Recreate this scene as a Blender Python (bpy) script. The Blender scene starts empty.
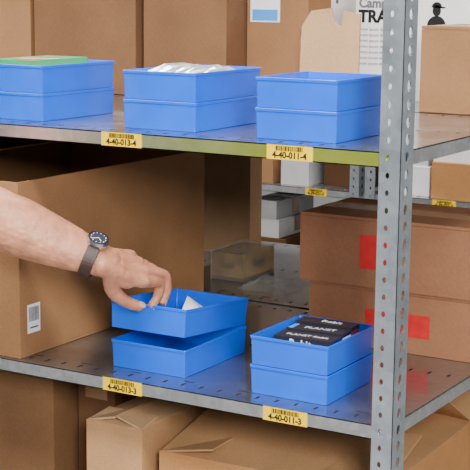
import bpy, math, random
from mathutils import Vector, Matrix
random.seed(7)
S=bpy.context.scene
COL=S.collection

# ---------------------------------------------------------------- materials
def newmat(name):
    m=bpy.data.materials.new(name); m.use_nodes=True
    nt=m.node_tree; b=nt.nodes['Principled BSDF']
    return m,nt,b
def simple(name,col,rough=.5,metal=0.,noise=.0,nscale=20.,**kw):
    m,nt,b=newmat(name)
    b.inputs['Roughness'].default_value=rough
    b.inputs['Metallic'].default_value=metal
    if noise>0:
        tc=nt.nodes.new('ShaderNodeTexCoord'); n=nt.nodes.new('ShaderNodeTexNoise')
        n.inputs['Scale'].default_value=nscale; n.inputs['Detail'].default_value=5
        r=nt.nodes.new('ShaderNodeValToRGB')
        r.color_ramp.elements[0].position=.3; r.color_ramp.elements[1].position=.7
        r.color_ramp.elements[0].color=tuple(c*(1-noise) for c in col)+(1,)
        r.color_ramp.elements[1].color=tuple(min(1,c*(1+noise)) for c in col)+(1,)
        nt.links.new(tc.outputs['Object'],n.inputs['Vector'])
        nt.links.new(n.outputs['Fac'],r.inputs['Fac'])
        nt.links.new(r.outputs['Color'],b.inputs['Base Color'])
    else: b.inputs['Base Color'].default_value=tuple(col)+(1,)
    for k,v in kw.items(): b.inputs[k].default_value=v
    return m
def kraft(name,col):
    m,nt,b=newmat(name)
    tc=nt.nodes.new('ShaderNodeTexCoord')
    n=nt.nodes.new('ShaderNodeTexNoise'); n.inputs['Scale'].default_value=7; n.inputs['Detail'].default_value=6
    n2=nt.nodes.new('ShaderNodeTexNoise'); n2.inputs['Scale'].default_value=260; n2.inputs['Detail'].default_value=3
    w=nt.nodes.new('ShaderNodeTexWave'); w.bands_direction='DIAGONAL'; w.inputs['Scale'].default_value=45; w.inputs['Distortion'].default_value=.4
    r=nt.nodes.new('ShaderNodeValToRGB')
    r.color_ramp.elements[0].position=.25; r.color_ramp.elements[1].position=.75
    r.color_ramp.elements[0].color=tuple(c*.80 for c in col)+(1,)
    r.color_ramp.elements[1].color=tuple(min(1,c*1.14) for c in col)+(1,)
    mx=nt.nodes.new('ShaderNodeMixRGB'); mx.blend_type='MULTIPLY'; mx.inputs['Fac'].default_value=.3
    bp=nt.nodes.new('ShaderNodeBump'); bp.inputs['Strength'].default_value=.06; bp.inputs['Distance'].default_value=.001
    for t in (n,n2,w): nt.links.new(tc.outputs['Object'],t.inputs['Vector'])
    nt.links.new(n.outputs['Fac'],r.inputs['Fac'])
    nt.links.new(r.outputs['Color'],mx.inputs['Color1']); nt.links.new(n2.outputs['Fac'],mx.inputs['Color2'])
    nt.links.new(mx.outputs['Color'],b.inputs['Base Color'])
    nt.links.new(w.outputs['Fac'],bp.inputs['Height']); nt.links.new(bp.outputs['Normal'],b.inputs['Normal'])
    b.inputs['Roughness'].default_value=.82
    b.inputs['Specular IOR Level'].default_value=.15
    return m
def zinc(name,base=(.50,.52,.54),rough=.33,refl_tint=None,var=.32):
    m,nt,b=newmat(name)
    tc=nt.nodes.new('ShaderNodeTexCoord')
    n=nt.nodes.new('ShaderNodeTexNoise'); n.inputs['Scale'].default_value=14; n.inputs['Detail'].default_value=5
    v=nt.nodes.new('ShaderNodeTexVoronoi'); v.inputs['Scale'].default_value=90
    r=nt.nodes.new('ShaderNodeValToRGB')
    r.color_ramp.elements[0].color=tuple(c*(1-var) for c in base)+(1,)
    r.color_ramp.elements[1].color=tuple(min(1,c*1.25) for c in base)+(1,)
    mx=nt.nodes.new('ShaderNodeMath'); mx.operation='MULTIPLY_ADD'; mx.inputs[1].default_value=.35
    for t in (n,v): nt.links.new(tc.outputs['Object'],t.inputs['Vector'])
    sp=nt.nodes.new('ShaderNodeSeparateColor'); nt.links.new(v.outputs['Color'],sp.inputs['Color'])
    nt.links.new(sp.outputs[0],mx.inputs[0]); nt.links.new(n.outputs['Fac'],mx.inputs[2])
    nt.links.new(mx.outputs[0],r.inputs['Fac'])
    out=r.outputs['Color']
    if refl_tint:
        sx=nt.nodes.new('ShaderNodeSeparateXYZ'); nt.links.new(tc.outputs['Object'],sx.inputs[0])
        mr=nt.nodes.new('ShaderNodeMapRange'); mr.inputs['From Min'].default_value=refl_tint[1]; mr.inputs['From Max'].default_value=refl_tint[2]
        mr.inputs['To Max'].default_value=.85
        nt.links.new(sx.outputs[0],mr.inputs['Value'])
        mm=nt.nodes.new('ShaderNodeMixRGB'); mm.inputs['Color2'].default_value=tuple(refl_tint[0])+(1,)
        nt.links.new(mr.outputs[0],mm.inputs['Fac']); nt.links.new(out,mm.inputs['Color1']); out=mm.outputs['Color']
    nt.links.new(out,b.inputs['Base Color'])
    rr=nt.nodes.new('ShaderNodeMapRange'); rr.inputs['To Min'].default_value=rough-.08; rr.inputs['To Max'].default_value=rough+.12
    nt.links.new(n.outputs['Fac'],rr.inputs['Value']); nt.links.new(rr.outputs[0],b.inputs['Roughness'])
    b.inputs['Metallic'].default_value=.88
    return m

K_MID=kraft('kraft_mid',(.36,.185,.085)); K_LIGHT=kraft('kraft_light',(.54,.30,.145))
K_DARK=kraft('kraft_dark',(.16,.077,.036)); K_RED=kraft('kraft_reddish',(.36,.165,.088)); K_PALE=kraft('kraft_pale',(.68,.42,.23))
K_ORANGE=kraft('kraft_orange',(.54,.26,.10)); K_BROWN=kraft('kraft_brown',(.22,.112,.054))
TAPE=simple('packing_tape',(.32,.165,.078),.25)
WHITE=simple('white_board',(.80,.81,.82),.6,noise=.04,nscale=12)
GREYB=simple('grey_board',(.50,.51,.52),.6,noise=.08)
RED=simple('red_print',(.60,.02,.016),.6,noise=.15,nscale=60)
PAPER=simple('label_paper',(.82,.84,.86),.5)
INK=simple('black_ink',(.004,.004,.005),.5)
YEL=simple('yellow_label',(.90,.58,.0),.45,noise=.05)
ZINC=zinc('galvanised_steel'); ZTOP=zinc('galvanised_shelf_top',(.33,.34,.355),.18,var=.42)
ZPOST=zinc('galvanised_post',(.49,.55,.61),.32)
ZLIP_REFL=zinc('galvanised_lip_painted_reflection',(.55,.57,.6),.3,refl_tint=((.60,.70,.02),.18,.60))  # upper lip: yellow-green reflection painted into the steel colour, growing along X
SLOT=simple('slot_dark',(.01,.01,.012),.8)
BLUE=simple('blue_plastic',(.0,.112,.78),.25,noise=.08,nscale=9)
pb=BLUE.node_tree.nodes['Principled BSDF']; pb.inputs['Specular IOR Level'].default_value=.4
SKIN=simple('skin',(.49,.21,.12),.48,noise=.2,nscale=45)
sb=SKIN.node_tree.nodes['Principled BSDF']; sb.inputs['Subsurface Weight'].default_value=.08
sb.inputs['Subsurface Radius'].default_value=(.008,.003,.002)
NAIL=simple('nail',(.62,.33,.24),.3)
LEATH=simple('dark_leather',(.028,.012,.008),.5,noise=.3,nscale=90)
STEEL=simple('watch_steel',(.6,.6,.62),.2,1.)
DIAL=simple('watch_dial',(.04,.045,.06),.12)
CLOTH=simple('shirt_cloth',(.05,.07,.12),.9,noise=.1,nscale=80)
GREEN=simple('green_print',(.02,.30,.10),.4); REDP=simple('red_pack',(.7,.02,.02),.4)
BLACKP=simple('black_pack',(.02,.022,.035),.25); DRED=simple('darkred_pack',(.30,.03,.03),.35)
CLEAR=simple('clear_film',(.75,.8,.85),.08,**{'Alpha':.12}); FOIL=simple('foil',(.7,.72,.76),.25,.6,noise=.35,nscale=40)
GOLD=simple('gold_pack',(.42,.25,.05),.18,.55,noise=.35,nscale=30)
CYAN=simple('cyan_print',(.06,.30,.75),.5)

# ---------------------------------------------------------------- builder
class MB:
    def __init__(s): s.v=[];s.f=[];s.m=[];s.mats=[]
    def mi(s,mat):
        if mat not in s.mats: s.mats.append(mat)
        return s.mats.index(mat)
    def add(s,vs,fs,mat,M=None):
        o=len(s.v); k=s.mi(mat)
        for p in vs:
            p=Vector(p); s.v.append(M@p if M else p)
        for f in fs: s.f.append([i+o for i in f]); s.m.append(k)
    def box(s,x0,x1,y0,y1,z0,z1,mat,M=None):
        vs=[(x0,y0,z0),(x1,y0,z0),(x1,y1,z0),(x0,y1,z0),(x0,y0,z1),(x1,y0,z1),(x1,y1,z1),(x0,y1,z1)]
        s.add(vs,[(0,3,2,1),(4,5,6,7),(0,1,5,4),(1,2,6,5),(2,3,7,6),(3,0,4,7)],mat,M)
    def plate(s,a,b,c,d,th,mat,M=None):
        a,b,c,d=map(Vector,(a,b,c,d)); n=(b-a).cross(d-a).normalized()*th
        s.add([a,b,c,d,a+n,b+n,c+n,d+n],[(0,3,2,1),(4,5,6,7),(0,1,5,4),(1,2,6,5),(2,3,7,6),(3,0,4,7)],mat,M)
    def loft(s,rings,mat,cap=True,M=None,close=False):
        n=len(rings[0]); vs=[p for r in rings for p in r]; fs=[]
        R=len(rings)
        for i in range(R if close else R-1):
            j=(i+1)%R
            for k in range(n):
                l=(k+1)%n
                fs.append((i*n+k,i*n+l,j*n+l,j*n+k))
        if cap and not close:
            fs.append(tuple(reversed(range(n)))); fs.append(tuple((R-1)*n+k for k in range(n)))
        s.add(vs,fs,mat,M)
    def done(s,name,smooth=False,bevel=0,parent=None,center=None):
        xs=[p.x for p in s.v];ys=[p.y for p in s.v];zs=[p.z for p in s.v]
        c=Vector(((min(xs)+max(xs))/2,(min(ys)+max(ys))/2,min(zs))) if center is None else Vector(center)
        me=bpy.data.meshes.new(name)
        me.from_pydata([p-c for p in s.v],[],s.f)
        for m in s.mats: me.materials.append(m)
        for p,k in zip(me.polygons,s.m): p.material_index=k; p.use_smooth=smooth
        me.update()
        o=bpy.data.objects.new(name,me); COL.objects.link(o); o.location=c
        if bevel:
            b=o.modifiers.new('bevel','BEVEL'); b.width=bevel; b.segments=2; b.limit_method='ANGLE'; b.angle_limit=math.radians(50)
        if parent: setpar(o,parent)
        return o
def setpar(o,p):
    o.parent=p; o.matrix_parent_inverse=Matrix.Translation(-Vector(p.location))
def text(s,size,loc,mat,parent,face='-y',rz=0,name='printed_text',bold=0,align='CENTER',ext=.0002,sx=1):
    cu=bpy.data.curves.new(name,'FONT'); cu.body=s; cu.size=size; cu.align_x=align; cu.align_y='CENTER'; cu.extrude=ext; cu.offset=bold
    cu.materials.append(mat)
    o=bpy.data.objects.new(name,cu); COL.objects.link(o)
    R=Matrix.Rotation(math.radians(90),4,'X')
    if face=='+x': R=Matrix.Rotation(math.radians(90),4,'Z')@R
    if face=='up': R=Matrix.Identity(4)
    R=Matrix.Rotation(rz,4,'Z')@R
    o.matrix_world=Matrix.Translation(Vector(loc))@R@Matrix.Diagonal((sx,1,1,1))
    setpar(o,parent); return o

# ---------------------------------------------------------------- room
b=MB(); b.box(-5,4,-4,5,-.1,0,simple('concrete_floor',(.30,.30,.29),.5,noise=.15,nscale=3)); b.done('floor')
WALLM=simple('painted_wall',(.50,.51,.51),.8,noise=.04,nscale=2)
b=MB(); b.box(-5,4,5,5.1,0,3.4,WALLM); b.done('wall_back')
b=MB(); b.box(-5.1,-5,-4,5.1,0,3.4,WALLM); b.done('wall_left')
b=MB(); b.box(4,4.1,-4,5.1,0,3.4,WALLM); b.done('wall_right')
b=MB(); b.box(-5.1,4.1,-4,5.1,3.4,3.5,simple('ceiling_paint',(.6,.6,.6),.9)); b.done('ceiling')

# ---------------------------------------------------------------- shelving
def holed_face(mb,org,u,v,w,pitch,n,hx,hz,cx,mat,nrm,th=.0022):
    N=16; org=Vector(org);u=Vector(u);v=Vector(v);nn=Vector(nrm)*th
    vs=[];fs=[]
    for i in range(n):
        z0=i*pitch; base=len(vs)
        outer=[];inner=[]
        for k in range(N):
            a=2*math.pi*(k+.5)/N; ca,sa=math.cos(a),math.sin(a)
            inner.append((cx+hx*ca, z0+pitch/2+hz*sa))
            tx=((w-cx) if ca>0 else cx)/abs(ca); tz=(pitch/2)/abs(sa)
            t=min(tx,tz); outer.append((cx+t*ca, z0+pitch/2+t*sa))
        corners=[(w,z0+pitch),(0,z0+pitch),(0,z0),(w,z0)]
        for cxx,cz in corners:
            kk=min(range(N),key=lambda k:(outer[k][0]-cxx)**2+(outer[k][1]-cz)**2); outer[kk]=(cxx,cz)
        for lst,off in ((outer,Vector()),(inner,Vector()),(outer,nn),(inner,nn)):
            for (a_,b_) in lst: vs.append(org+u*a_+v*b_+off)
        for k in range(N):
            l=(k+1)%N
            fs.append((base+k,base+l,base+N+l,base+N+k))
            fs.append((base+2*N+k,base+3*N+k,base+3*N+l,base+2*N+l))
            fs.append((base+N+k,base+N+l,base+3*N+l,base+3*N+k))
    mb.add(vs,fs,mat)
def post_geo(mb,x,y,sx,sy,h,w=.030,d=.044,pitch=.025):
    n=int(h/pitch)
    holed_face(mb,(x,y,0),(-sx,0,0),(0,0,1),w,pitch,n,.0030,.0045,.019,ZPOST,(0,sy,0))
    holed_face(mb,(x,y,0),(0,sy,0),(0,0,1),d,pitch,n,.0062,.0078,.024,ZPOST,(-sx,0,0))
    mb.box(min(x,x-sx*.003),max(x,x-sx*.003),min(y-.0006*sy,y+sy*.003),max(y-.0006*sy,y+sy*.003),0,n*pitch,ZPOST)
    xe=x-sx*w; mb.box(min(xe,xe-sx*.0022),max(xe,xe-sx*.0022),min(y,y+sy*.006),max(y,y+sy*.006),0,n*pitch,ZPOST)
    ye=y+sy*d; mb.box(min(x,x-sx*.008),max(x,x-sx*.008),min(ye,ye+sy*.0022),max(ye,ye+sy*.0022),0,n*pitch,ZPOST)
    mb.box(min(x-sx*.012,x-sx*.013),max(x-sx*.012,x-sx*.013),min(y+sy*.010,y+sy*.040),max(y+sy*.010,y+sy*.040),0,n*pitch,SLOT)
def shelf_geo(mb,x0,x1,y0,y1,z,lip=.0225,lipmat=None,slots=True):
    lm=lipmat or ZINC
    mb.box(x0,x1,y0,y1,z-.002,z,ZTOP)
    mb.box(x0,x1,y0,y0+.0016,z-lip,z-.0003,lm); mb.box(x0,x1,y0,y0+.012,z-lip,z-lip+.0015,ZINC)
    mb.box(x0,x1,y1-.0016,y1,z-lip,z-.0003,ZINC)
    mb.box(x1-.0016,x1,y0+.0016,y1-.0016,z-lip,z-.0003,ZINC)
    mb.box(x0,x0+.0016,y0+.0016,y1-.0016,z-lip,z-.0003,ZINC)
    for yy in (.33,.66): mb.box(x0+.002,x1-.002,y0+(y1-y0)*yy-.012,y0+(y1-y0)*yy+.012,z-.018,z-.002,ZINC)
    if slots:
        n=int((x1-x0)/.034)
        for i in range(n):
            x=x1-.03-i*.034
            for yy in (y0+.022,y0+(y1-y0)*.5,y1-.03):
                mb.box(x-.0020,x+.0020,yy,yy+.013,z-.0005,z+.0003,SLOT)
            if i%3==1: 
                mb.box(x-.010,x+.010,y0+.045,y0+.0475,z-.0005,z+.0003,SLOT)
def unit(name,x0,x1,y0,y1,levels,h,lip_refl=False):
    mb=MB()
    for z in levels:
        shelf_geo(mb,x0+.008,x1-.008,y0+.004,y1-.004,z,lipmat=(ZLIP_REFL if lip_refl and abs(z-1.32)<.01 else None))
    post_geo(mb,x1,y0,1,1,h); post_geo(mb,x0,y0,-1,1,h); post_geo(mb,x1,y1,1,-1,h); post_geo(mb,x0,y1,-1,-1,h)
    for (x,y,a,c) in ((x1,y0,-1,1),(x0,y0,1,1),(x1,y1,-1,-1),(x0,y1,1,-1)):
        mb.box(min(x,x+a*.045),max(x,x+a*.045),min(y,y+c*.05),max(y,y+c*.05),0,.003,ZINC)
    return mb.done(name,center=((x0+x1)/2,(y0+y1)/2,0))
SX0,SX1=-1.6,.030
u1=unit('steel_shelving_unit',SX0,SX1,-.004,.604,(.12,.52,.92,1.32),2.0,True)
u2=unit('steel_shelving_unit',SX0,SX1,.612,1.215,(.12,.52,.92,1.32),2.0)
u3=unit('steel_shelving_unit',-2.6,-1.03,2.1,2.6,(.12,.52,.92,1.32),2.0)
u4=unit('steel_shelving_unit',-1.01,.45,2.1,2.6,(.12,.52,.92,1.32),2.0)

# shelf labels
def label(x,z,y,s):
    mb=MB(); w=.076;h=.0215
    mb.box(x-w/2,x+w/2,y-.0012,y-.0001,z-h/2,z+h/2,YEL)
    xx=x-w*.30
    while xx<x+w*.30:
        bw=random.choice((.0008,.0014,.0022)); mb.box(xx,xx+bw,y-.0015,y-.0011,z+.0022,z+h/2-.0014,INK); xx+=bw+random.choice((.0007,.0012))
    o=mb.done('shelf_label')
    text(s,.0130,(x,y-.0013,z-.0043),INK,o,bold=.00045,sx=.98)
    return o
yl=-.0002
for (x,z,s) in ((-.446,1.3085,'4-40-013-4'),(-.147,1.3085,'4-40-011-4'),(-.446,.9085,'4-40-013-3'),(-.147,.9085,'4-40-011-3')): label(x,z,yl,s)
label(-1.18,.9085,2.1040,'4-39-021-3'); label(-.75,.9085,2.1040,'4-39-022-3')

# ---------------------------------------------------------------- bins
def rrect(w,d,r,z,n=3):
    pts=[]
    for (cx,cy,a0) in ((w/2-r,d/2-r,0),(-w/2+r,d/2-r,90),(-w/2+r,-d/2+r,180),(w/2-r,-d/2+r,270)):
        for i in range(n+1):
            a=math.radians(a0+90*i/n); pts.append((cx+r*math.cos(a),cy+r*math.sin(a),z))
    return pts
def tray(x0,x1,y0,y1,z,h=.0465,M=None):
    mb=MB(); w=x1-x0; d=y1-y0
    prof=[(-.0034,0),(-.0026,.0006),(-.0014,h-.0052),(-.0002,h-.0046),(0,h-.0007),(-.0004,h),(-.0015,h),(-.0019,h-.0007),(-.0038,.0032),(-.0050,.0024)]
    rings=[rrect(w+2*o,d+2*o,max(.001,.0026+o*.2),zz) for o,zz in prof]
    T=Matrix.Translation(((x0+x1)/2,(y0+y1)/2,z))
    if M is not None: T=M
    mb.loft(rings,BLUE,True,T)
    o=mb.done('storage_bin',smooth=True)
    e=o.modifiers.new('es','EDGE_SPLIT'); e.split_angle=math.radians(32)
    return o
H=.0465
def stack(x0,x1,y0,y1,z):
    tray(x0,x1,y0,y1,z); tray(x0,x1,y0,y1,z+H)
Z=1.3201
stack(-.787,-.646,.058,.266,Z)
stack(-.487,-.347,.060,.268,Z)
stack(-.236,-.096,.050,.224,Z)
stack(-.236,-.099,.044,.209,.9201)
tray(-.509,-.362,.056,.256,.9201)
tw,td=.149,.204; ang=math.radians(-5.2)
Mt=Matrix.Translation((-.4395,.262,.9201+H+.0012))@Matrix.Rotation(ang,4,'X')@Matrix.Translation((0,-td/2,0))
tray(-tw/2,tw/2,-td/2,td/2,0,M=Mt)

# ---------------------------------------------------------------- cartons
def carton(x0,x1,y0,y1,z0,z1,mat,rz=0,tape='x',name='cardboard_box'):
    mb=MB(); c=Vector(((x0+x1)/2,(y0+y1)/2,z0)); M=Matrix.Translation(c)@Matrix.Rotation(math.radians(rz),4,'Z')
    a=(x1-x0)/2;d=(y1-y0)/2;h=z1-z0
    mb.box(-a,a,-d,d,0,h-.006,mat,M)
    g=.0015
    if tape=='x':
        mb.box(-a,a,-d,-g,h-.0055,h,mat,M); mb.box(-a,a,g,d,h-.0055,h,mat,M)
        mb.box(-a-.0003,a+.0003,-.024,.024,h,h+.0004,TAPE,M)
        for s in (-1,1): mb.box(min(s*a,s*(a+.0005)),max(s*a,s*(a+.0005)),-.024,.024,h-.05,h,TAPE,M)
    else:
        mb.box(-a,-g,-d,d,h-.0055,h,mat,M); mb.box(g,a,-d,d,h-.0055,h,mat,M)
        mb.box(-.024,.024,-d-.0003,d+.0003,h,h+.0004,TAPE,M)
        for s in (-1,1): mb.box(-.024,.024,min(s*d,s*(d+.0005)),max(s*d,s*(d+.0005)),h-.05,h,TAPE,M)
    return mb.done(name,bevel=.0015)
def open_carton(x0,x1,y0,y1,z0,z1,mat,fl,rz=0,name='open_cardboard_box',th=.004,fmat=None):
    mb=MB(); c=Vector(((x0+x1)/2,(y0+y1)/2,z0)); M=Matrix.Translation(c)@Matrix.Rotation(math.radians(rz),4,'Z')
    a=(x1-x0)/2;d=(y1-y0)/2;h=z1-z0
    mb.box(-a,a,-d,d,0,th,mat,M)
    mb.box(-a,a,-d,-d+th,th,h,mat,M); mb.box(-a,a,d-th,d,th,h,mat,M)
    mb.box(-a,-a+th,-d+th,d-th,th,h,mat,M); mb.box(a-th,a,-d+th,d-th,th,h,mat,M)
    e=.002
    for s,(an,L) in fl.items():
        t=math.radians(an); o,u=math.sin(t)*L,math.cos(t)*L
        if s=='f': q=[(-a+e,-d,h),(a-e,-d,h),(a-e-.004,-d-o,h+u),(-a+e+.004,-d-o,h+u)]
        if s=='b': q=[(a-e,d,h),(-a+e,d,h),(-a+e+.004,d+o,h+u),(a-e-.004,d+o,h+u)]
        if s=='r': q=[(a,-d+e,h),(a,d-e,h),(a+o,d-e-.004,h+u),(a+o,-d+e+.004,h+u)]
        if s=='l': q=[(-a,d-e,h),(-a,-d+e,h),(-a-o,-d+e+.004,h+u),(-a-o,d-e-.004,h+u)]
        mb.plate(*q,-.0035,fmat or mat,M)
    return mb.done(name,bevel=.0008)
Z1,Z2,Z0=.9204,1.3204,.5204
big=open_carton(-1.00,-.662,.008,.598,Z1,1.222,K_MID,{'l':(-80,.15),'b':(-8,.06)})
mb=MB(); mb.box(-.6618,-.6613,.028,.062,.960,1.010,PAPER)
yy=.032
while yy<.058:
    w=random.choice((.0006,.001,.0014)); mb.box(-.6614,-.6611,yy,yy+w,.980,1.005,INK); yy+=w+.0009
mb.box(-.6614,-.6611,.034,.056,.968,.9705,INK)
setpar(mb.done('shipping_label'),big)
carton(-1.45,-1.02,.05,.58,Z1,1.285,K_BROWN)
carton(-1.30,-.797,1.02,1.075,Z1,1.290,K_PALE,tape='x')
carton(-1.58,-1.02,.64,.97,Z1,1.27,K_DARK)
c1=carton(-.317,.020,.400,.595,Z1,Z1+.108,K_RED,tape='x')
c2=carton(-.335,.018,.395,.600,Z1+.1085,Z1+.232,K_RED,tape='x')
mb=MB(); mb.box(-.205,-.083,.3990,.3997,Z1+.030,Z1+.070,RED); setpar(mb.done('red_marking'),c1)
mb=MB(); mb.box(-.216,-.145,.3940,.3947,Z1+.142,Z1+.202,RED); setpar(mb.done('red_marking'),c2)
# upper level, back row
carton(-1.50,-1.135,.64,.98,Z2,1.70,K_MID,tape='y')
carton(-1.11,-.846,.622,.98,Z2,1.74,K_BROWN,tape='y')
carton(-.828,-.630,.625,.98,Z2,1.72,K_BROWN,tape='y')
ob=open_carton(-.626,-.486,.700,.80,Z2,1.56,K_MID,{'l':(5,.08),'b':(0,.09)})
mb=MB(); mb.box(-.618,-.550,.6992,.6999,1.475,1.525,PAPER); mb.box(-.613,-.555,.6986,.6993,1.478,1.500,CYAN); setpar(mb.done('product_label'),ob)
mb=MB()
out=[(-.482,1.3205),(-.486,1.470),(-.468,1.500),(-.425,1.506),(-.416,1.478),(-.402,1.470),(-.396,1.500),(-.362,1.496),(-.353,1.3205)]
f_=[(x,.655+(z-1.32)*.12,z) for x,z in out]; g_=[(x,y+.005,z) for x,y,z in f_]
mb.loft([f_,g_],K_PALE,True)
f_=[(-.482,.660,1.3205),(-.486,.678,1.470),(-.500,.69,1.44),(-.500,.69,1.3205)]; g_=[(x,y+.004,z) for x,y,z in f_]
mb.loft([f_,g_],K_LIGHT,True)
mb.done('flattened_cardboard_box')
wc=carton(-.445,-.02,.83,1.18,Z2,1.70,WHITE,tape='x',name='printed_white_box')
GI=simple('grey_ink',(.13,.13,.15),.6)
text('Campers',.026,(-.438,.8295,1.514),GI,wc,bold=.001,align='LEFT')
text('TRA',.034,(-.438,.8295,1.487),INK,wc,bold=.0014,align='LEFT')
for i in range(7): text('lorem ipsum dolor sit',.009,(-.438,.8295,1.462-i*.0115),GI,wc,align='LEFT')
wc2=carton(-.80,-.46,.99,1.19,Z2,1.70,WHITE,tape='x',name='printed_white_box')
text('Campers',.045,(-.575,.9895,1.535),GI,wc2,bold=.001)
mb=MB()
def disc(mb,cx,y,cz,rx,rz_,mat,n=20,a0=0,a1=360):
    p=[(cx+rx*math.cos(math.radians(a0+(a1-a0)*i/n)),y,cz+rz_*math.sin(math.radians(a0+(a1-a0)*i/n))) for i in range(n+1)]
    q=[(x,y-.0004,z) for x,_,z in p]
    mb.loft([p,q],mat,True)
px_=-.268
disc(mb,px_,.8297,1.502,.009,.011,INK); disc(mb,px_,.8297,1.508,.011,.011,INK,a1=180); disc(mb,px_,.8297,1.472,.020,.020,INK,a1=180)
mb.box(px_+.002,px_+.018,.8293,.8297,1.507,1.510,INK)
setpar(mb.done('head_pictogram'),wc)
carton(-.212,.015,.625,.815,Z2,1.478,K_MID,tape='x')
# lower level (below)
carton(-1.10,-.665,.10,.58,Z0,.865,K_BROWN,tape='y')
carton(-.655,-.575,.16,.58,Z0,.87,K_DARK,tape='y')
open_carton(-.560,-.446,.055,.50,Z0,.820,K_LIGHT,{'f':(-82,.06),'b':(-82,.06),'r':(-76,.055),'l':(-78,.055)},fmat=K_PALE)
open_carton(-.428,-.030,.075,.50,Z0,.785,K_ORANGE,{'l':(-80,.10),'r':(-80,.10),'f':(-78,.19),'b':(-60,.19)},rz=2,fmat=K_LIGHT)
carton(-.60,-.30,.64,1.0,Z0,.86,K_DARK); carton(-.28,.0,.64,1.0,Z0,.84,K_LIGHT)
carton(-1.0,-.62,.64,1.0,Z0,.85,K_RED)
for (a,b_,y0,y1,z0,z1,m) in ((-1.4,-1.0,.05,.5,.1204,.45,K_MID),(-.9,-.5,.05,.5,.1204,.42,K_DARK),(-.4,-.05,.05,.5,.1204,.40,K_LIGHT),
    (-1.32,-1.22,2.13,2.4,Z1,1.02,GREYB),(-1.20,-1.07,2.2,2.5,Z1,1.00,K_DARK),(-1.55,-1.35,2.13,2.5,Z1,1.06,K_MID),
    (-.80,-.55,2.12,2.5,Z1,1.03,K_ORANGE),(-.5,-.1,2.12,2.5,Z1,1.15,K_MID),
    (-1.62,-1.30,2.13,2.5,Z0,.74,K_DARK),(-1.25,-1.06,2.2,2.5,Z0,.70,K_DARK),(-.98,-.6,2.2,2.5,Z0,.78,K_MID),(-.5,.2,2.13,2.5,Z0,.8,K_LIGHT),
    (-2.4,-1.7,2.13,2.55,Z0,.85,K_MID),(-2.4,-1.7,2.13,2.55,Z1,1.25,K_LIGHT),
    (-2.4,-1.8,2.13,2.5,Z2,1.7,K_MID),(-1.7,-1.1,2.13,2.5,Z2,1.7,K_DARK),(-.95,-.4,2.13,2.5,Z2,1.7,K_MID),(-.35,.3,2.13,2.5,Z2,1.7,K_DARK)):
    carton(a,b_,y0,y1,z0,z1,m)
for (a,b_,y0,y1,z0,z1,m,nm) in ((-1.45,-1.33,2.14,2.4,.7405,.80,WHITE,'white_carton'),(-1.44,-1.34,2.14,2.4,.8010,.86,GREYB,'grey_carton'),(-1.22,-1.12,2.22,2.45,.7005,.79,WHITE,'white_carton'),
    (-.93,-.815,2.14,2.4,Z1,1.01,WHITE,'white_carton'),(-.92,-.825,2.15,2.4,1.0105,1.12,GREYB,'grey_carton'),(-.80,-.60,2.13,2.4,1.0310,1.14,WHITE,'white_carton')):
    carton(a,b_,y0,y1,z0,z1,m,name=nm)

# small wrapped parcel on the back row
mb=MB(); mb.box(-.738,-.660,.755,.890,Z1,Z1+.060,GOLD)
GB=simple('dark_print',(.10,.05,.015),.3,.2)
mb.box(-.728,-.670,.765,.880,Z1+.0602,Z1+.0604,simple('gold_top',(.72,.48,.13),.2,.5,noise=.25,nscale=60))
mb.box(-.7385,-.6595,.7545,.8905,Z1+.0,Z1+.008,GB)
pw=mb.done('film_wrapped_parcel',bevel=.001)
text('Gold',.020,(-.699,.7543,Z1+.034),GB,pw,bold=.0004,sx=.85); text('Gold',.026,(-.6592,.822,Z1+.034),GB,pw,bold=.0005,face='+x')
def crumple(mb,x0,x1,y0,y1,z,amp,N=11,pinch=True):
    vs=[];fs=[]
    for i in range(N):
        for j in range(N):
            e=min(i,j,N-1-i,N-1-j); vs.append((x0+(x1-x0)*i/(N-1)+random.uniform(-.002,.002),y0+(y1-y0)*j/(N-1)+random.uniform(-.002,.002),z+(random.uniform(.002,amp) if e else 0)))
    for i in range(N-1):
        for j in range(N-1):
            k=i*N+j; fs.append((k,k+N,k+N+1,k+1))
    mb.add(vs,fs,CLEAR)
mb=MB()
mb.plate((-.745,.752,Z1+.03),(-.788,.745,Z1+.01),(-.793,.80,Z1+.05),(-.745,.80,Z1+.055),.0006,CLEAR)
mb.box(-.7405,-.6575,.7525,.8925,Z1+.0001,Z1+.0625,CLEAR)
crumple(mb,-.742,-.656,.752,.893,Z1+.063,.008)
setpar(mb.done('film_wrap'),pw)
mb=MB(); crumple(mb,-.64,-.53,.69,.82,Z1+.001,.016); mb.done('clear_plastic_bag')

# ---------------------------------------------------------------- bin contents
def pack(x0,x1,y0,y1,z0,z1,mat,name,rz=0,ry=0,band=None,rx=0,stripe=None,stripe2=None):
    mb=MB(); M=Matrix.Translation(((x0+x1)/2,(y0+y1)/2,z0))@Matrix.Rotation(math.radians(rz),4,'Z')@Matrix.Rotation(math.radians(ry),4,'Y')@Matrix.Rotation(math.radians(rx),4,'X')
    a=(x1-x0)/2;d=(y1-y0)/2;h=z1-z0
    mb.box(-a,a,-d,d,0,h,mat,M)
    if stripe:
        mb.box(-a+.001,a-.001,-d-.0002,-d,h*.12,h*.30,stripe,M)
        mb.box(a,a+.0002,-d+.001,d-.001,h*.2,h*.75,stripe,M)
        if stripe2: mb.box(-a+.002,-a+.010,-d+.003,d-.003,h,h+.0003,stripe2,M)
    if band: mb.box(-a*.98,-a*.45,-d-.0004,d+.0004,-.0002,h+.0003,band,M)
    return mb.done(name,bevel=.0006)
zb=Z1+H+.004
rzv=math.radians(4)
pack(-.226,-.120,.060,.190,zb,zb+.018,DRED,'retail_packet')
p=pack(-.205,-.108,.066,.104,zb+.019,zb+.043,BLACKP,'retail_packet',rz=4,stripe=PAPER)
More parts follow.
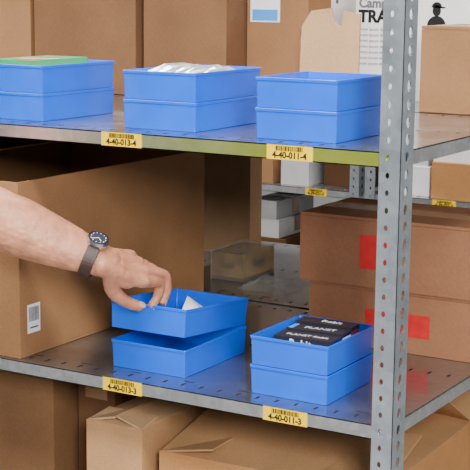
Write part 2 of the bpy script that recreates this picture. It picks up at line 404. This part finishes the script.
text('Robit',.017,(-.158,.0640,zb+.034),PAPER,p,bold=.0003,rz=rzv); text('PLANET Robit',.013,(-.156,.085,zb+.0433),GREYB,p,face='up',bold=.0001,rz=rzv,sx=.9)
p=pack(-.208,-.111,.112,.146,zb+.019,zb+.045,BLACKP,'retail_packet',rz=3,stripe=PAPER,stripe2=CYAN)
text('PLANET',.015,(-.156,.129,zb+.0453),GREYB,p,face='up',bold=.0002,rz=rzv)
p=pack(-.212,-.114,.152,.184,zb+.019,zb+.048,BLACKP,'retail_packet',rz=1,stripe=DRED)
text('Robit',.016,(-.155,.168,zb+.0483),PAPER,p,face='up',bold=.0002)
zt=Z+2*H
p=pack(-.782,-.662,.075,.250,zt-.040,zt-.006,WHITE,'snack_carton')
q=pack(-.778,-.690,.085,.245,zt-.0058,zt+.006,GREEN,'snack_packet',rz=2)
mb=MB(); mb.box(-.738,-.694,.09,.165,zt+.0061,zt+.0065,REDP); setpar(mb.done('printed_panels'),q)
text('Robinson',.018,(-.717,.140,zt+.0068),PAPER,q,face='up',bold=.0004,rz=.5)
def sachet(M,w,d,mat,name='foil_sachet',bulge=.012,jit=.002):
    mb=MB(); N=8; vs=[];fs=[]
    for side in (0,1):
        for i in range(N):
            for j in range(N):
                u=i/(N-1);v=j/(N-1); bul=math.sin(math.pi*u)*math.sin(math.pi*v)
                vs.append((w*(u-.5),d*(v-.5),.004+(bul*bulge+random.uniform(0,jit)*bul)*(1 if side else -.3)))
    for side in (0,1):
        o=side*N*N
        for i in range(N-1):
            for j in range(N-1):
                q=o+i*N+j; f=(q,q+N,q+N+1,q+1); fs.append(f if side else f[::-1])
    mb.add(vs,fs,mat,M); return mb.done(name)
for k in range(5):
    sachet(Matrix.Translation((-.467+k*.024,.168,zt-.014+.002*(k%2))),.023,.165,FOIL,bulge=.013,jit=.005)
sachet(Mt@Matrix.Translation((.022,.0,.030))@Matrix.Rotation(math.radians(38),4,'Y')@Matrix.Rotation(.5,4,'Z'),.034,.055,PAPER,'paper_sachet',bulge=.006)
sachet(Mt@Matrix.Translation((.030,.050,.022))@Matrix.Rotation(math.radians(-30),4,'Y')@Matrix.Rotation(.3,4,'Z'),.034,.05,FOIL,bulge=.006)
mb=MB(); mb.box(-.02,.025,-.025,.03,.004,.018,BLACKP,Mt@Matrix.Translation((.03,-.055,0))); mb.done('small_component_box')

# ---------------------------------------------------------------- arm and hand (left hand, palm down)
V=Vector
W=V((-.466,-.022,1.115))
d=V((.30,.90,-.26)).normalized()
up=V((0,0,1)); n0=(up-d*up.dot(d)).normalized(); s0=d.cross(n0)
rho=math.radians(46)
sv=(s0*math.cos(rho)-n0*math.sin(rho)).normalized(); nv=(s0*math.sin(rho)+n0*math.cos(rho)).normalized()
E=V((-.70,-.13,1.213)); SH=V((-.93,-.36,1.40))
wd=(W-E).normalized()
def tube(mb,pts,rad,mat,n=18,sub=6):
    P=[Vector(p) for p in pts]; R=[(r,r) if not isinstance(r,tuple) else r for r in rad]
    Q=[];RR=[]
    for i in range(len(P)-1):
        p0=P[i-1] if i else P[0]*2-P[1]; p1=P[i];p2=P[i+1];p3=P[i+2] if i+2<len(P) else P[i+1]*2-P[i]
        for k in range(sub):
            t=k/sub
            Q.append(.5*((2*p1)+(p2-p0)*t+(2*p0-5*p1+4*p2-p3)*t*t+(3*p1-p0-3*p2+p3)*t**3))
            RR.append(tuple(R[i][c]*(1-t)+R[i+1][c]*t for c in (0,1)))
    Q.append(P[-1]);RR.append(R[-1])
    rings=[]; m=len(Q); ref=sv
    def ring(c,t,rs,rn):
        a=(ref-t*ref.dot(t))
        if a.length<.2: a=(Vector((1,0,0))-t*t.x)
        a.normalize(); b_=t.cross(a).normalized()
        return [c+a*(rs*math.cos(2*math.pi*k/n))+b_*(rn*math.sin(2*math.pi*k/n)) for k in range(n)]
    for i in range(m):
        t=(Q[min(i+1,m-1)]-Q[max(i-1,0)]).normalized()
        if i==0:
            for a in (80,60,40,20):
                A=math.radians(a); rings.append(ring(Q[0]-t*min(RR[0])*math.sin(A),t,RR[0][0]*math.cos(A),RR[0][1]*math.cos(A)))
        rings.append(ring(Q[i],t,*RR[i]))
        if i==m-1:
            for a in (20,40,60,80):
                A=math.radians(a); rings.append(ring(Q[i]+t*min(RR[i])*math.sin(A),t,RR[i][0]*math.cos(A),RR[i][1]*math.cos(A)))
    mb.loft(rings,mat)
def ik(Mp,T,L,B):
    D=(T-Mp).length
    lo,hi=0.0,math.radians(115)
    def chain(f):
        pts=[(0,0)];a=0
        for i,l in enumerate(L):
            if i==1:a+=f
            if i==2:a+=.6*f
            pts.append((pts[-1][0]+l*math.cos(a),pts[-1][1]+l*math.sin(a)))
        return pts
    for _ in range(40):
        m=(lo+hi)/2; p=chain(m)[-1]
        if math.hypot(*p)>D: lo=m
        else: hi=m
    pts=chain(lo); e=pts[-1]; el=math.hypot(*e); 
    cx=(T-Mp).normalized(); by=(B-cx*B.dot(cx)).normalized()
    out=[]
    for p in pts:
        u=(p[0]*e[0]+p[1]*e[1])/el; v=(p[0]*e[1]-p[1]*e[0])/el
        out.append(Mp+cx*u+by*v)
    return out
hand=MB()
tube(hand,[SH,SH.lerp(E,.5),E,E.lerp(W,.25),E.lerp(W,.5),E.lerp(W,.75),W-wd*.020,W+d*.010],
     [(.055,.055),(.05,.052),(.047,.046),(.051,.046),(.049,.043),(.040,.032),(.0305,.0225),(.029,.019)],SKIN,n=28)
mc={'i':W+d*.074+sv*.026+nv*.000,'m':W+d*.078+sv*.009+nv*.003,'r':W+d*.073-sv*.010+nv*.001,'p':W+d*.065-sv*.026-nv*.003}
tube(hand,[W-d*.008+sv*.010,W+d*.040+sv*.020-nv*.002,mc['i']],[.017,.0138,.0112],SKIN)
tube(hand,[W-d*.008+sv*.004,W+d*.040+sv*.008,mc['m']],[.017,.0138,.0115],SKIN)
tube(hand,[W-d*.008-sv*.004,W+d*.040-sv*.008,mc['r']],[.017,.0138,.0110],SKIN)
tube(hand,[W-d*.008-sv*.010,W+d*.040-sv*.020-nv*.004,mc['p']],[.016,.0132,.0102],SKIN)
tube(hand,[W+d*.02-nv*.010,W+d*.056-nv*.011],[(.026,.012),(.027,.011)],SKIN)
B=V((.18,.55,.75))
T={'i':V((-.434,.0680,1.031)),'m':V((-.426,.087,1.035)),'r':V((-.434,.104,1.046)),'p':V((-.446,.116,1.060))}
LL={'i':(.042,.024,.018),'m':(.045,.027,.019),'r':(.041,.025,.019),'p':(.032,.019,.016)}
F={k:ik(mc[k],T[k],LL[k],B) for k in 'imrp'}
fr={'i':[.0106,.0090,.0077,.0068],'m':[.0109,.0092,.0079,.0069],'r':[.0102,.0087,.0075,.0065],'p':[.0092,.0076,.0066,.0058]}
for k in 'imrp': tube(hand,F[k],fr[k],SKIN,n=16)
tt=V((-.440,.0385,1.034))
t0=W+d*.014+sv*.015-nv*.005
t1=t0+(V((-.465,.002,1.063))-t0).normalized()*.036
th=[t0,t1,t1.lerp(tt,.52)+V((-.003,-.003,-.003)),tt]
tube(hand,th,[.0160,.0130,.0103,.0085],SKIN,n=16)
tube(hand,[W+d*.02+sv*.014-nv*.006,W+d*.040+sv*.026-nv*.009,W+d*.058+sv*.023-nv*.006],[.014,.011,.009],SKIN)
person=bpy.data.objects.new('person',None); COL.objects.link(person); person.location=SH
arm=hand.done('arm_and_hand',smooth=True,center=W)
rm=arm.modifiers.new('rm','REMESH'); rm.mode='VOXEL'; rm.voxel_size=.0012; rm.use_smooth_shade=True
sm=arm.modifiers.new('sm','SMOOTH'); sm.factor=.5; sm.iterations=2
tx=bpy.data.textures.new('skin_relief','CLOUDS'); tx.noise_scale=.009
dm=arm.modifiers.new('dp','DISPLACE'); dm.texture=tx; dm.strength=.0018; dm.texture_coords='LOCAL'
setpar(arm,person)
def nail(tip,prev,out,w,l):
    mb=MB(); t=(tip-prev).normalized(); o=(V(out)-t*V(out).dot(t)).normalized(); s_=t.cross(o)
    rings=[]
    for a in range(-80,81,20):
        A=math.radians(a); c=tip+t*(l*math.sin(A)+.001); r=math.cos(A)
        rings.append([c+s_*(w*r*math.cos(2*math.pi*k/14))+o*(.0011*r*math.sin(2*math.pi*k/14)) for k in range(14)])
    mb.loft(rings,NAIL,True,Matrix.Translation(o*out_r[0]))
    setpar(mb.done('nail',smooth=True),person)
out_r=[.0080]; nail(th[3],th[2],(.15,-.75,.75),.0060,.0070)
for k in 'imr':
    out_r=[fr[k][3]-.0003]; nail(F[k][3],F[k][2],(.8,.5,.4),.0048,.006)
mb=MB(); 
ax=(E-SH).normalized(); a1=ax.orthogonal().normalized(); a2=ax.cross(a1)
rings=[]
for (t,r) in ((-.06,.075),(.0,.072),(.06,.068),(.12,.066),(.122,.063),(.06,.062),(0,.062)):
    c=SH+ax*t; rings.append([c+a1*r*math.cos(2*math.pi*k/24)+a2*r*math.sin(2*math.pi*k/24) for k in range(24)])
mb.loft(rings,CLOTH); setpar(mb.done('shirt_sleeve',smooth=True),person)
# wristwatch
mb=MB(); wc_=W-wd*.020; a=(sv-wd*sv.dot(wd)).normalized(); bn=wd.cross(a).normalized()
if bn.dot(nv)<0: bn=-bn
n=40; rings=[]
prof=[(-.0100,.0005),(-.0095,.0034),(.0095,.0034),(.0100,.0005),(.0095,-.0004),(-.0095,-.0004)]
EA,EB=.0335,.0260
for k in range(n):
    A=2*math.pi*k/n
    rad=a*math.cos(A)*EA+bn*math.sin(A)*EB; un=rad.normalized()
    rings.append([wc_+rad+un*o+wd*z for z,o in prof])
mb.loft(rings,LEATH,close=True)
ph=math.radians(112)
rad=a*math.cos(ph)*EA+bn*math.sin(ph)*EB
un=(a*math.cos(ph)/EA+bn*math.sin(ph)/EB).normalized(); tg=wd.cross(un).normalized()
cb=wc_+rad+un*.001
def cyl(r0,h0,r1,h1,mat):
    R=[]
    for (r,h) in ((r0,h0),(r1,h1)): R.append([cb+wd*r*math.cos(2*math.pi*k/32)+tg*r*math.sin(2*math.pi*k/32)+un*h for k in range(32)])
    mb.loft(R,mat)
cyl(.0170,-.002,.0182,.004,STEEL); cyl(.0182,.004,.0165,.0085,STEEL); cyl(.0148,.0085,.0145,.0089,DIAL)
for A in range(0,360,30):
    A=math.radians(A); c=cb+wd*.0120*math.cos(A)+tg*.0120*math.sin(A)+un*.0090
    mb.add([c+wd*x+tg*y for x,y in((-.0005,-.0012),(.0005,-.0012),(.0005,.0012),(-.0005,.0012))],[(0,1,2,3)],PAPER)
for L,A in((.009,.8),(.012,2.4)):
    v=wd*math.cos(A)+tg*math.sin(A); q=un.cross(v)*.0006; c=cb+un*.0091
    mb.add([c-q,c+q,c+v*L+q,c+v*L-q],[(0,1,2,3)],PAPER)
mb.done('wristwatch')

# ---------------------------------------------------------------- lights
def lamp(x,y,z,sx,sy,power,rx=0,rz=0,col=(1,.965,.92),name='ceiling_lamp',stand=False):
    mb=MB(); M=Matrix.Translation((x,y,z))@Matrix.Rotation(rz,4,'Z')@Matrix.Rotation(rx,4,'X')
    mb.box(-sx/2-.03,sx/2+.03,-sy/2-.03,sy/2+.03,.02,.08,WHITE,M)
    for s in (-1,1): 
        mb.box(-sx/2-.03,sx/2+.03,min(s*sy/2,s*(sy/2+.03)),max(s*sy/2,s*(sy/2+.03)),-.02,.02,WHITE,M)
    if stand:
        mb.box(x-.015,x+.015,y-.16,y-.13,0.02,z-.0,INK)
        for k in range(3):
            A=k*2.094; mb.plate((x,y-.145,.45),(x+.02,y-.145,.45),(x+.5*math.cos(A)+.02,y-.145+.5*math.sin(A),0.001),(x+.5*math.cos(A),y-.145+.5*math.sin(A),0.001),.02,INK)
    else:
        for s in (-1,1): mb.box(s*sx*.35-.01,s*sx*.35+.01,-.01,.01,.08,3.4-z,WHITE,M)
    o=mb.done(name,center=(x,y,z))
    l=bpy.data.lights.new('area_light','AREA'); l.shape='RECTANGLE'; l.size=sx; l.size_y=sy; l.energy=power; l.color=col
    lo=bpy.data.objects.new('area_light',l); COL.objects.link(lo); lo.matrix_world=M; setpar(lo,o)
lamp(.2,-1.2,3.25,2.4,.4,135)
lamp(-1.8,-.9,3.25,2.4,.4,80)
lamp(-1.0,1.65,3.25,2.4,.4,150)
lamp(1.7,-2.4,2.2,.7,.7,130,rx=math.radians(62),rz=math.radians(27),name='added_front_softbox',stand=True)  # unseen softbox and stand, added as front light for directional highlights
w=bpy.data.worlds.new('World'); S.world=w; w.use_nodes=True
w.node_tree.nodes['Background'].inputs[0].default_value=(.95,.97,1,1); w.node_tree.nodes['Background'].inputs[1].default_value=.32

# ---------------------------------------------------------------- camera
yaw=math.radians(30.4); th_=math.radians(10.1); rl=.0106
Fh=V((-math.sin(yaw),math.cos(yaw),0)); R0=V((math.cos(yaw),math.sin(yaw),0)); Zv=V((0,0,1))
Fw=Fh*math.cos(th_)-Zv*math.sin(th_); U0=Fh*math.sin(th_)+Zv*math.cos(th_)
Rr=(R0+U0*rl).normalized(); Uu=(U0-R0*rl).normalized()
cd=bpy.data.cameras.new('camera'); cd.sensor_width=36; cd.lens=1415/470*36; cd.clip_start=.05
co=bpy.data.objects.new('camera',cd); COL.objects.link(co)
M=Matrix((( Rr.x,Uu.x,-Fw.x,.8256),(Rr.y,Uu.y,-Fw.y,-1.8135),(Rr.z,Uu.z,-Fw.z,1.552),(0,0,0,1)))
co.matrix_world=M; S.camera=co
